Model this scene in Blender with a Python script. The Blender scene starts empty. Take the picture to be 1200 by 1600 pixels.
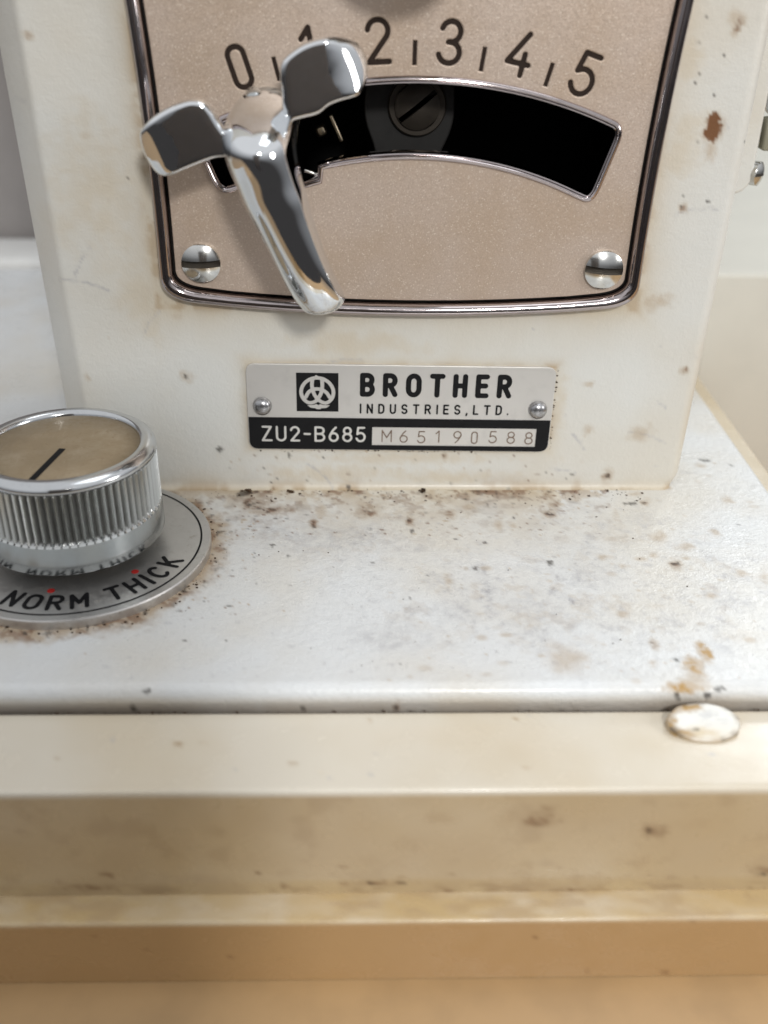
# Close-up of an old industrial sewing machine: pillar with stitch scale, name plate, bed, tension dial and tray front.
# Units: 1 Blender unit = 1 cm.  X right, Y away from the camera, Z up.  Pillar face is Y=0, bed top is Z=0.
import bpy, bmesh, math, random
import numpy as np
from mathutils import Vector, Matrix

random.seed(7)
SC = bpy.context.scene
COL = SC.collection
SC.unit_settings.scale_length = 0.01
R = math.radians

# ------------------------------------------------------------------ camera
cam = bpy.data.cameras.new('camera')
co = bpy.data.objects.new('camera', cam)
COL.objects.link(co)
rt = Vector((0.9997278, -0.02041267, 0.011298)); up = Vector((4.75669e-04, 0.501987, 0.864875)); fw = Vector((0.0233259, 0.8646342, -0.5018602))
M = Matrix((rt, up, -fw)).transposed().to_4x4()
M.translation = Vector((-0.66444, -15.49007, 8.51167))
co.matrix_world = M
cam.sensor_fit = 'AUTO'; cam.sensor_width = 36.0
cam.lens = 1611.385 / 1600 * 36.0
cam.clip_start = 0.1; cam.clip_end = 500
cam.dof.use_dof = True
cam.dof.focus_distance = 15.9
cam.dof.aperture_fstop = 0.15
SC.camera = co

# ------------------------------------------------------------------ world and lamps
W = bpy.data.worlds.new('World'); SC.world = W; W.use_nodes = True
wn = W.node_tree; wn.nodes.clear()
wo = wn.nodes.new('ShaderNodeOutputWorld'); wb = wn.nodes.new('ShaderNodeBackground')
wtc = wn.nodes.new('ShaderNodeTexCoord'); wsx = wn.nodes.new('ShaderNodeSeparateXYZ'); wr = wn.nodes.new('ShaderNodeValToRGB'); wm = wn.nodes.new('ShaderNodeMapRange')
wm.inputs['From Min'].default_value = -1.0; wm.inputs['From Max'].default_value = 1.0
wr.color_ramp.elements[0].position = 0.44; wr.color_ramp.elements[0].color = (0.060, 0.057, 0.057, 1)      # floor
wr.color_ramp.elements[1].position = 0.74; wr.color_ramp.elements[1].color = (0.97, 0.98, 1.0, 1)       # ceiling
e_ = wr.color_ramp.elements.new(0.57); e_.color = (0.50, 0.51, 0.53, 1)                                 # walls
wn.links.new(wtc.outputs['Generated'], wsx.inputs[0]); wn.links.new(wsx.outputs['Z'], wm.inputs['Value'])
wn.links.new(wm.outputs[0], wr.inputs[0]); wn.links.new(wr.outputs[0], wb.inputs['Color'])
wb.inputs['Strength'].default_value = 0.80
wn.links.new(wb.outputs[0], wo.inputs[0])

def area(name, loc, target, size, power, color, sy=None):
    l = bpy.data.lights.new(name, 'AREA'); l.energy = power; l.color = color
    l.shape = 'RECTANGLE' if sy else 'DISK'; l.size = size
    if sy: l.size_y = sy
    o = bpy.data.objects.new(name, l); COL.objects.link(o)
    o.location = loc
    o.rotation_euler = (Vector(target) - Vector(loc)).to_track_quat('-Z', 'Y').to_euler()
    return o
area('lamp_front', (6.5, -39, 25), (0, 0, 3), 4.5, 9000, (1.0, 0.985, 0.955))
area('lamp_right', (24, -13, 11), (0, -3, 1), 8.0, 1700, (1.0, 0.98, 0.95))
area('lamp_ceiling', (15, -3, 55), (3, -2, 0), 30, 4200, (0.93, 0.97, 1.0), 24)
area('lamp_back', (30, 36, 34), (7, 0, 0), 16, 5200, (0.92, 0.97, 1.0), 14)

SC.view_settings.view_transform = 'Standard'; SC.view_settings.look = 'None'
SC.view_settings.exposure = -0.06; SC.view_settings.gamma = 1.0
SC.render.engine = 'CYCLES'
SC.cycles.use_denoising = True
SC.cycles.max_bounces = 8

# ------------------------------------------------------------------ material helpers
class NT:
    def __init__(s, name):
        s.m = bpy.data.materials.new(name); s.m.use_nodes = True
        s.t = s.m.node_tree; s.t.nodes.clear()
        s.out = s.n('ShaderNodeOutputMaterial'); s.b = s.n('ShaderNodeBsdfPrincipled')
        s.t.links.new(s.b.outputs[0], s.out.inputs[0])
        s.tc = s.n('ShaderNodeTexCoord')
    def n(s, k): return s.t.nodes.new(k)
    def l(s, a, b): s.t.links.new(a, b)
    def set(s, **kw):
        for k, v in kw.items():
            s.b.inputs[k.replace('_', ' ')].default_value = v
    def noise(s, scale, detail=4, rough=0.55, dist=0.0, stretch=None):
        n = s.n('ShaderNodeTexNoise'); n.inputs['Scale'].default_value = scale
        n.inputs['Detail'].default_value = detail; n.inputs['Roughness'].default_value = rough
        n.inputs['Distortion'].default_value = dist
        if stretch:
            mp = s.n('ShaderNodeMapping'); mp.inputs['Scale'].default_value = stretch
            s.l(s.tc.outputs['Object'], mp.inputs[0]); s.l(mp.outputs[0], n.inputs['Vector'])
        else: s.l(s.tc.outputs['Object'], n.inputs['Vector'])
        return n.outputs['Fac']
    def ramp(s, fac, a, b, va=0.0, vb=1.0):
        r = s.n('ShaderNodeMapRange'); r.interpolation_type = 'SMOOTHSTEP'
        r.inputs['From Min'].default_value = a; r.inputs['From Max'].default_value = b
        r.inputs['To Min'].default_value = va; r.inputs['To Max'].default_value = vb
        s.l(fac, r.inputs['Value']); return r.outputs[0]
    def mix(s, fac, a, b, blend='MIX'):
        x = s.n('ShaderNodeMix'); x.data_type = 'RGBA'; x.blend_type = blend
        if isinstance(fac, float): x.inputs[0].default_value = fac
        else: s.l(fac, x.inputs[0])
        for i, v in ((6, a), (7, b)):
            if isinstance(v, tuple): x.inputs[i].default_value = (*v, 1)
            else: s.l(v, x.inputs[i])
        return x.outputs[2]
    def math(s, op, a, b):
        x = s.n('ShaderNodeMath'); x.operation = op; x.use_clamp = op in ('ADD',)
        for i, v in ((0, a), (1, b)):
            if isinstance(v, (float, int)): x.inputs[i].default_value = v
            else: s.l(v, x.inputs[i])
        return x.outputs[0]
    def bump(s, h, strength, dist):
        b = s.n('ShaderNodeBump'); b.inputs['Strength'].default_value = strength; b.inputs['Distance'].default_value = dist
        s.l(h, b.inputs['Height']); s.l(b.outputs[0], s.b.inputs['Normal']); return b
    def col(s, c): s.l(c, s.b.inputs['Base Color'])

def enamel(name, base, yellow, peel=0.5, rough=0.34, mottled=False, ochre=(0.42, 0.25, 0.07)):
    """cream enamel with stains, and painted shade on the tray front, kept in the mesh attributes wear (r rust, g tan, b dark specks) and film (r yellow, g grey smear, b ochre)"""
    t = NT(name)
    a = t.n('ShaderNodeAttribute'); a.attribute_name = 'wear'
    f = t.n('ShaderNodeAttribute'); f.attribute_name = 'film'
    sa = t.n('ShaderNodeSeparateColor'); t.l(a.outputs['Color'], sa.inputs[0])
    sf = t.n('ShaderNodeSeparateColor'); t.l(f.outputs['Color'], sf.inputs[0])
    n1 = t.noise(0.35, 3); n2 = t.noise(6, 6, 0.65)
    c = t.mix(t.ramp(n1, 0.35, 0.7, 0.0, 0.35), base, yellow)
    c = t.mix(sf.outputs[0], c, yellow)
    c = t.mix(t.math('MULTIPLY', sf.outputs[1], t.ramp(n2, 0.35, 0.65, 0.1, 1.0)), c, (0.40, 0.40, 0.42))
    if mottled:
        n3 = t.noise(11, 8, 0.75, 0.4)
        c = t.mix(t.ramp(n3, 0.56, 0.74, 0.0, 0.30), c, (0.42, 0.41, 0.41))
        n4 = t.noise(22, 4, 0.6, 0.0)
        c = t.mix(t.ramp(n4, 0.66, 0.76, 0.0, 0.35), c, (0.30, 0.27, 0.24))
    c = t.mix(sa.outputs[1], c, (0.42, 0.31, 0.19))
    c = t.mix(sf.outputs[2], c, ochre)
    c = t.mix(sa.outputs[0], c, (0.17, 0.075, 0.03))
    c = t.mix(sa.outputs[2], c, (0.035, 0.028, 0.022))
    t.col(c)
    rr = t.math('ADD', t.ramp(t.noise(2.0, 5), 0.3, 0.7, rough - 0.05, rough + 0.10), t.math('MULTIPLY', sa.outputs[0], 0.35))
    rr = t.math('ADD', rr, t.math('MULTIPLY', sa.outputs[1], 0.25))
    t.l(rr, t.b.inputs['Roughness'])
    h = t.math('ADD', t.math('MULTIPLY', t.noise(9.0, 3, 0.6), 0.6), t.math('MULTIPLY', t.noise(26.0, 2), 0.25))
    h = t.math('SUBTRACT', h, t.math('MULTIPLY', sa.outputs[0], 0.35))
    t.bump(h, peel, 0.05)
    t.set(Coat_Weight=0.25, Coat_Roughness=0.22)
    return t.m

def metal(name, color, rough, metallic=1.0, grain=0.0, gscale=(1, 1, 1), dirt=0.0, nscale=14):
    t = NT(name)
    n = t.noise(nscale, 5, 0.6, 0, gscale)
    t.col(t.mix(t.ramp(t.noise(3.0, 6, 0.65), 0.5, 0.75, 0.0, dirt), color, tuple(x * 0.45 for x in color)))
    t.set(Metallic=metallic)
    t.l(t.ramp(t.noise(2.2, 8, .75, .6), 0.42, 0.72, max(rough - 0.02, 0.02), rough + 0.07), t.b.inputs['Roughness'])
    if grain: t.bump(n, grain, 0.01)
    return t.m

def plain(name, color, rough=0.5, metallic=0.0, var=0.15, nscale=8):
    t = NT(name)
    t.col(t.mix(t.ramp(t.noise(nscale, 5), 0.35, 0.7), color, tuple(x * (1 - var) for x in color)))
    t.set(Roughness=rough, Metallic=metallic); t.b.inputs['Specular IOR Level'].default_value = 0.5 if color[0] > .1 else 0.12
    return t.m

M_BED = enamel('bed_enamel', (0.715, 0.735, 0.745), (0.60, 0.50, 0.33), 0.48, 0.30, True)
M_PIL = enamel('pillar_enamel', (0.675, 0.678, 0.648), (0.58, 0.49, 0.35), 0.26, 0.34)
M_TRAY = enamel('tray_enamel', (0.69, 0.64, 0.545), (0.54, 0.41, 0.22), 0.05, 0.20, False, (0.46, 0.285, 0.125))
M_CHROME = metal('polished_chrome', (0.80, 0.82, 0.84), 0.03, dirt=0.10)
M_TRIM = metal('trim_chrome', (0.46, 0.41, 0.41), 0.10, dirt=0.3)
M_SATIN = metal('satin_steel', (0.52, 0.54, 0.54), 0.22, grain=0.04, dirt=0.15, nscale=20)
def grip_mat():
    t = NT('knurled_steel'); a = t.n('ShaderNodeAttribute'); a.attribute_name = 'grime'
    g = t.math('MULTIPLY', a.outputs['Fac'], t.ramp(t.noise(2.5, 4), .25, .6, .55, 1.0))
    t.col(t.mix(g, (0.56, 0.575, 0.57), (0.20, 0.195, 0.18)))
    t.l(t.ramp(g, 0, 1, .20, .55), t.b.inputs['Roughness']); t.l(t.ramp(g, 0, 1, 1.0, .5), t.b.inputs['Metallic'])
    return t.m
M_GRIP = grip_mat()
M_RIM = metal('rim_chrome', (0.60, 0.615, 0.63), 0.15, dirt=0.25)
M_SKIRT = metal('skirt_chrome', (0.44, 0.465, 0.47), 0.19, dirt=0.2)
M_SCREW = metal('screw_steel', (0.66, 0.66, 0.64), 0.16, dirt=0.3)
M_RIVET = metal('rivet_steel', (0.42, 0.42, 0.43), 0.28)

def worn_metal(name, base, worn, grime, rough, metallic):
    t = NT(name)
    a = t.noise(1.6, 6, .7); b = t.noise(30, 3, .6, 0, (1, .12, 1)); c_ = t.noise(7, 8, .75, .5)
    c = t.mix(t.ramp(a, .45, .72, 0, .55), base, worn)
    c = t.mix(t.ramp(b, .62, .74, 0, .35), c, worn)
    c = t.mix(t.ramp(c_, .56, .70, 0, .55), c, grime)
    t.col(c); t.set(Metallic=metallic)
    t.l(t.ramp(c_, .4, .7, rough - .05, rough + .2), t.b.inputs['Roughness'])
    return t.m
M_TANCAP = worn_metal('tan_anodised', (0.36, 0.28, 0.18), (0.50, 0.42, 0.31), (0.25, 0.18, 0.105), 0.55, 0.4)
M_PLATE = metal('plate_aluminium', (0.66, 0.64, 0.61), 0.42, 0.55, dirt=0.12)
M_BLACK = plain('black_print', (0.012, 0.012, 0.013), 0.45)
M_INK = plain('engraving_ink', (0.034, 0.023, 0.018), 0.6)
M_GREYINK = plain('stamped_digits', (0.20, 0.14, 0.10), 0.6)
M_PALE = metal('bare_aluminium', (0.70, 0.69, 0.66), 0.42, 0.5)
M_RED = plain('red_paint', (0.50, 0.03, 0.025), 0.4)
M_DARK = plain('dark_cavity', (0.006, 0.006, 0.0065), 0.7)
M_OILED = metal('oiled_steel', (0.060, 0.050, 0.040), 0.45, 0.6, dirt=0.5)
M_LUG = metal('black_oily_iron', (0.022, 0.021, 0.020), 0.5, 0.4, dirt=0.6)
M_BRASS = metal('worn_brass', (0.5, 0.42, 0.3), 0.35)
M_GAP = plain('gap_black', (0.012, 0.011, 0.010), 0.55)
M_TABLE = plain('table_laminate', (0.43, 0.275, 0.13), 0.33, 0, 0.12, 1.2)
M_WALL = plain('wall_paint', (0.36, 0.335, 0.325), 0.8, 0, 0.08, 0.5)
M_BOX = plain('cabinet_paint', (0.62, 0.61, 0.56), 0.6, 0, 0.08, 0.6)
M_LEDGE = plain('white_paint', (0.78, 0.78, 0.76), 0.6, 0, 0.05, 0.6)
M_PHONE = plain('dark_phone_glass', (0.20, 0.20, 0.215), 0.5)
M_CREAM = plain('cream_box_paint', (0.66, 0.645, 0.58), 0.6, 0, 0.05, 0.6)
M_CRUMB = plain('dirt_crumb', (0.075, 0.048, 0.030), 0.9, 0, .5, 3)
M_OLIVE = plain('olive_cloth', (0.30, 0.29, 0.22), 0.85, 0, 0.15, 1)
M_CAP = enamel('plug_enamel', (0.82, 0.83, 0.80), (0.55, 0.40, 0.18), 0.15, 0.28)

def panel_mat():
    t = NT('scale_panel_metallic_paint')
    vo = t.n('ShaderNodeTexVoronoi'); vo.inputs['Scale'].default_value = 60
    t.l(t.tc.outputs['Object'], vo.inputs['Vector'])
    sp = t.n('ShaderNodeSeparateColor'); t.l(vo.outputs['Color'], sp.inputs[0])
    flake = t.ramp(sp.outputs[0], 0.90, 1.0)
    n = t.noise(34, 5, 0.7)
    c = t.mix(t.ramp(n, 0.3, 0.7), (0.50, 0.405, 0.335), (0.585, 0.48, 0.405))
    c = t.mix(t.ramp(t.noise(0.55, 5, .6), 0.38, 0.68, 0.0, 0.50), c, (0.46, 0.34, 0.235))
    c = t.mix(t.math('MULTIPLY', flake, 0.35), c, (0.85, 0.78, 0.68))
    t.col(c); t.set(Metallic=0.30, Roughness=0.44)
    nm = t.n('ShaderNodeVectorMath'); nm.operation = 'SUBTRACT'; nm.inputs[1].default_value = (0.5, 0.5, 0.5)
    t.l(vo.outputs['Color'], nm.inputs[0])
    sc = t.n('ShaderNodeVectorMath'); sc.operation = 'SCALE'; sc.inputs['Scale'].default_value = 0.14
    t.l(nm.outputs[0], sc.inputs[0])
    bm_ = t.n('ShaderNodeBump'); bm_.inputs['Strength'].default_value = 0.2; bm_.inputs['Distance'].default_value = 0.02
    t.l(n, bm_.inputs['Height'])
    ad = t.n('ShaderNodeVectorMath'); ad.operation = 'ADD'
    t.l(bm_.outputs[0], ad.inputs[0]); t.l(sc.outputs[0], ad.inputs[1])
    no = t.n('ShaderNodeVectorMath'); no.operation = 'NORMALIZE'; t.l(ad.outputs[0], no.inputs[0])
    t.l(no.outputs[0], t.b.inputs['Normal'])
    return t.m
M_PANEL = panel_mat()

# ------------------------------------------------------------------ object helpers
def empty(name, loc=(0, 0, 0), **props):
    o = bpy.data.objects.new(name, None); COL.objects.link(o); o.location = loc
    o.empty_display_size = 0.5
    for k, v in props.items(): o[k] = v
    return o
def link(name, me, mat, parent=None, smooth=True, label=None, loc=None, rot=None):
    me.name = name
    o = bpy.data.objects.new(name, me); COL.objects.link(o)
    if mat and not me.materials: me.materials.append(mat)
    if smooth is not None:
        me.polygons.foreach_set('use_smooth', [bool(smooth)] * len(me.polygons))
    if parent: o.parent = parent
    if label: o['label'] = label
    if loc: o.location = loc
    if rot: o.rotation_euler = rot
    return o
def pyd(verts, faces):
    me = bpy.data.meshes.new('mesh'); me.from_pydata([tuple(map(float, v)) for v in verts], [], faces); me.validate(); me.update(); return me
def fix_normals(me):
    b = bmesh.new(); b.from_mesh(me); bmesh.ops.recalc_face_normals(b, faces=b.faces); b.to_mesh(me); b.free(); return me
def sharpen(me, deg=35):
    me.set_sharp_from_angle(angle=R(deg)); return me

def box(size, bev=0.0, seg=2, center=(0, 0, 0)):
    b = bmesh.new(); bmesh.ops.create_cube(b, size=1)
    bmesh.ops.scale(b, vec=size, verts=b.verts)
    if bev: bmesh.ops.bevel(b, geom=b.edges[:], offset=bev, segments=seg, affect='EDGES', profile=0.5)
    bmesh.ops.translate(b, vec=center, verts=b.verts)
    me = bpy.data.meshes.new('mesh'); b.to_mesh(me); b.free(); return me

def lathe(profile, n=96, rfun=None, cap_bot=True, cap_top=True):
    """profile of (r, z) from bottom to top, turned about Z"""
    V, F = [], []
    for k, (r, z) in enumerate(profile):
        for i in range(n):
            a = 2 * math.pi * i / n
            rr = rfun(k, i, r) if rfun else r
            V.append((rr * math.cos(a), rr * math.sin(a), z))
    for k in range(len(profile) - 1):
        for i in range(n):
            j = (i + 1) % n
            F.append((k * n + i, k * n + j, (k + 1) * n + j, (k + 1) * n + i))
    if cap_bot: F.append(tuple(range(n - 1, -1, -1)))
    if cap_top: F.append(tuple((len(profile) - 1) * n + i for i in range(n)))
    return pyd(V, F)

def curve_fill(loops, extrude=0.0, bevel=0.0, res=1):
    """closed 2-D loops, holes by even-odd, filled and given thickness -> mesh in local XY"""
    cu = bpy.data.curves.new('fill', 'CURVE'); cu.dimensions = '2D'; cu.fill_mode = 'BOTH'
    for lp in loops:
        s = cu.splines.new('POLY'); s.points.add(len(lp) - 1)
        for p, (x, y) in zip(s.points, lp): p.co = (x, y, 0, 1)
        s.use_cyclic_u = True
    cu.extrude = extrude; cu.bevel_depth = bevel; cu.bevel_resolution = res; cu.offset = -bevel if bevel else 0
    o = bpy.data.objects.new('fill', cu); COL.objects.link(o)
    dg = bpy.context.evaluated_depsgraph_get()
    me = bpy.data.meshes.new_from_object(o.evaluated_get(dg))
    bpy.data.objects.remove(o); bpy.data.curves.remove(cu)
    return me
def upright(me, y=0.0):
    """local XY sheet -> standing in XZ, its front toward -Y"""
    for v in me.vertices: v.co = (v.co.x, y - v.co.z, v.co.y)
    return me

# ------------------------------------------------------------------ stroke lettering -> outlines
def arc(cx, cy, rx, ry, a0, a1, n=14):
    return [(cx + rx * math.cos(R(a0 + (a1 - a0) * i / n)), cy + ry * math.sin(R(a0 + (a1 - a0) * i / n))) for i in range(n + 1)]
def oval(cx, cy, rx, ry, n=28): return arc(cx, cy, rx, ry, 0, 360, n)
def stadium(w, r):
    return arc(w - r, 1 - r, r, r, 90, 0, 8) + arc(w - r, r, r, r, 0, -90, 8) + arc(r, r, r, r, -90, -180, 8) + arc(r, 1 - r, r, r, 180, 90, 8) + [(r, 1)]
G = {  # width, strokes; height 1
 'B': (.55, [[(0, 0), (0, 1), (.28, 1)] + arc(.28, .76, .25, .24, 90, -90)[1:] + [(0, .52)], [(.28, .52)] + arc(.28, .26, .28, .26, 90, -90)[1:] + [(0, 0)]]),
 'R': (.56, [[(0, 0), (0, 1), (.28, 1)] + arc(.28, .745, .26, .255, 90, -90)[1:] + [(0, .49)], [(.27, .49), (.55, 0)]]),
 'O': (.60, [stadium(.60, .30)]),
 'T': (.58, [[(0, 1), (.58, 1)], [(.29, 1), (.29, 0)]]),
 'H': (.54, [[(0, 0), (0, 1)], [(.54, 0), (.54, 1)], [(0, .51), (.54, .51)]]),
 'E': (.48, [[(.48, 1), (0, 1), (0, 0), (.48, 0)], [(0, .52), (.42, .52)]]),
 'I': (.0, [[(0, 0), (0, 1)]]),
 'N': (.54, [[(0, 0), (0, 1), (.54, 0), (.54, 1)]]),
 'D': (.54, [[(0, 0), (0, 1), (.22, 1)] + arc(.22, .68, .32, .32, 90, 0) + arc(.22, .32, .32, .32, 0, -90) + [(0, 0)]]),
 'U': (.54, [[(0, 1)] + arc(.27, .27, .27, .27, 180, 360) + [(.54, 1)]]),
 'S': (.54, [arc(.27, .74, .26, .26, 25, 270) + arc(.27, .25, .27, .25, 80, -155)]),
 'L': (.46, [[(0, 1), (0, 0), (.46, 0)]]),
 'Z': (.56, [[(.02, 1), (.54, 1), (0, 0), (.56, 0)]]),
 'M': (.66, [[(0, 0), (0, 1), (.33, .35), (.66, 1), (.66, 0)]]),
 'C': (.56, [arc(.29, .5, .29, .5, 48, 312, 22)]),
 'K': (.56, [[(0, 0), (0, 1)], [(.53, 1), (.02, .42)], [(.18, .60), (.56, 0)]]),
 '-': (.34, [[(0, .5), (.34, .5)]]),
 '.': (.0, [[(0, .02), (0.001, .03)]]),
 ',': (.06, [[(.06, .04), (0, -.16)]]),
 '0': (.40, [stadium(.40, .20)]),
 '1': (.24, [[(0, .76), (.22, 1), (.22, 0)]]),
 '2': (.52, [arc(.26, .735, .25, .265, 172, -30) + [(.02, 0), (.52, 0)]]),
 '3': (.50, [arc(.25, .755, .23, .245, 165, -80) + [(.20, .51)], [(.26, .51)] + arc(.24, .26, .26, .255, 85, -165)]),
 '4': (.54, [[(.40, 1), (0, .28), (.54, .28)], [(.40, .52), (.40, 0)]]),
 '5': (.50, [[(.46, 1), (.08, 1), (.03, .53)] + arc(.23, .31, .27, .31, 125, -160)]),
 '6': (.52, [oval(.26, .29, .26, .29), [(.40, 1), (.22, .80), (.07, .52), (.0, .29)]]),
 '8': (.52, [oval(.26, .76, .22, .24), oval(.26, .27, .26, .27)]),
 '9': (.52, [oval(.26, .71, .26, .29), [(.12, 0), (.30, .20), (.45, .48), (.52, .71)]]),
}
def sdf_loops(strokes, half, cell, polys=(), cuts=()):
    """outline loops of the union of thick strokes and filled polygons, minus cut strokes"""
    pts = [p for s in strokes for p in s] + [p for s in polys for p in s]
    P = np.array(pts); lo = P.min(0) - half * 1.6 - 2 * cell; hi = P.max(0) + half * 1.6 + 2 * cell
    nx, ny = int((hi[0] - lo[0]) / cell) + 2, int((hi[1] - lo[1]) / cell) + 2
    X, Y = np.meshgrid(lo[0] + cell * np.arange(nx), lo[1] + cell * np.arange(ny), indexing='ij')
    def segd(a, b):
        a = np.array(a); b = np.array(b); d = b - a; L = max(d @ d, 1e-12)
        t = np.clip(((X - a[0]) * d[0] + (Y - a[1]) * d[1]) / L, 0, 1)
        return np.hypot(X - a[0] - t * d[0], Y - a[1] - t * d[1])
    D = np.full(X.shape, 1e9)
    for s in strokes:
        for a, b in zip(s[:-1], s[1:]): D = np.minimum(D, segd(a, b) - half)
    for pl in polys:
        E = np.full(X.shape, 1e9); ins = np.zeros(X.shape, bool)
        for a, b in zip(pl, pl[1:] + pl[:1]):
            E = np.minimum(E, segd(a, b))
            cr = ((a[1] > Y) != (b[1] > Y)) & (X < (b[0] - a[0]) * (Y - a[1]) / ((b[1] - a[1]) or 1e-12) + a[0])
            ins ^= cr
        D = np.minimum(D, np.where(ins, -E, E))
    for (s, h) in cuts:
        for a, b in zip(s[:-1], s[1:]): D = np.maximum(D, h - segd(a, b))
    D = D + 1e-7
    nxt = {}; pos = {}
    def edge(i, j, k, l):
        key = (i, j, k, l)
        if key not in pos:
            a, b = D[i, j], D[k, l]; t = a / (a - b)
            pos[key] = (lo[0] + cell * (i + t * (k - i)), lo[1] + cell * (j + t * (l - j)))
        return key
    S = D < 0
    mixed = np.argwhere(~((S[:-1, :-1] == S[1:, :-1]) & (S[:-1, :-1] == S[1:, 1:]) & (S[:-1, :-1] == S[:-1, 1:])))
    for i, j in mixed:
        i = int(i); j = int(j)
        c = [(i, j), (i + 1, j), (i + 1, j + 1), (i, j + 1)]
        ins = [bool(S[p]) for p in c]
        e = [edge(i, j, i + 1, j), edge(i + 1, j, i + 1, j + 1), edge(i, j + 1, i + 1, j + 1), edge(i, j, i, j + 1)] if False else None
        ek = []
        for q, (u, v) in enumerate((((i, j), (i + 1, j)), ((i + 1, j), (i + 1, j + 1)), ((i, j + 1), (i + 1, j + 1)), ((i, j), (i, j + 1)))):
            ek.append((u, v))
        for q in range(4):      # entering edge: inside -> outside walking ccw
            if ins[q] and not ins[(q + 1) % 4]:
                p = (q + 1) % 4
                while not (not ins[p] and ins[(p + 1) % 4]): p = (p + 1) % 4
                a = edge(*ek[q][0], *ek[q][1]); b = edge(*ek[p][0], *ek[p][1])
                nxt[a] = b
    loops = []
    while nxt:
        k0 = next(iter(nxt)); k = k0; lp = []
        while k in nxt:
            lp.append(pos[k]); k = nxt.pop(k)
        if len(lp) > 5:
            A = np.array(lp)
            A = 0.25 * np.roll(A, 1, 0) + 0.5 * A + 0.25 * np.roll(A, -1, 0)
            keep = [A[0]]                        # drop nearly collinear points
            for q in range(1, len(A) - 1):
                u = A[q] - keep[-1]; v = A[q + 1] - A[q]
                cr = abs(u[0] * v[1] - u[1] * v[0]); dn = np.hypot(*u) * np.hypot(*v) + 1e-15
                if cr / dn > 0.06 or np.hypot(*u) > 6 * cell: keep.append(A[q])
            keep.append(A[-1])
            loops.append([tuple(map(float, p)) for p in keep])
    return loops
_cache = {}
def glyph(ch, wt, ws=1.0):
    """outline loops of one character, height 1 including stroke weight wt"""
    key = (ch, wt, ws)
    if key not in _cache:
        w, st = G[ch]
        sc = 1 - wt
        st2 = [[(x * ws * sc + wt / 2, y * sc + wt / 2) for x, y in s] for s in st]
        _cache[key] = (w * ws * sc + wt, sdf_loops(st2, wt / 2, 0.022))
    return _cache[key]
def text_loops(txt, x0, x1, z0, h, wt, ws=1.0):
    """loops for a line of text spread evenly between x0 and x1"""
    adv = [0.30 if c == ' ' else glyph(c, wt, ws)[0] for c in txt]
    gap = ((x1 - x0) / h - sum(adv)) / max(len(txt) - 1, 1)
    out = []; x = x0 / h
    for c, a in zip(txt, adv):
        if c != ' ':
            for lp in glyph(c, wt, ws)[1]: out.append([((px + x) * h, py * h + z0) for px, py in lp])
        x += a + gap
    return out

# ------------------------------------------------------------------ stain painter (marks with a shape of their own, and shade tinted on the tray front)
def vnoise(x, y, s, seed):
    """smooth value noise on arrays"""
    rs = np.random.RandomState(seed); T = rs.rand(64, 64)
    u, v = x * s, y * s
    i, j = np.floor(u).astype(int), np.floor(v).astype(int); a, b = u - i, v - j
    a = a * a * (3 - 2 * a); b = b * b * (3 - 2 * b)
    g = lambda p, q: T[(i + p) % 64, (j + q) % 64]
    return (g(0, 0) * (1 - a) + g(1, 0) * a) * (1 - b) + (g(0, 1) * (1 - a) + g(1, 1) * a) * b
def fbm(x, y, s, seed): return 0.5 * vnoise(x, y, s, seed) + 0.3 * vnoise(x, y, s * 2.3, seed + 1) + 0.2 * vnoise(x, y, s * 5.1, seed + 2)
def sstep(a, b, v):
    t = np.clip((v - a) / (b - a), 0, 1); return t * t * (3 - 2 * t)
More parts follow.
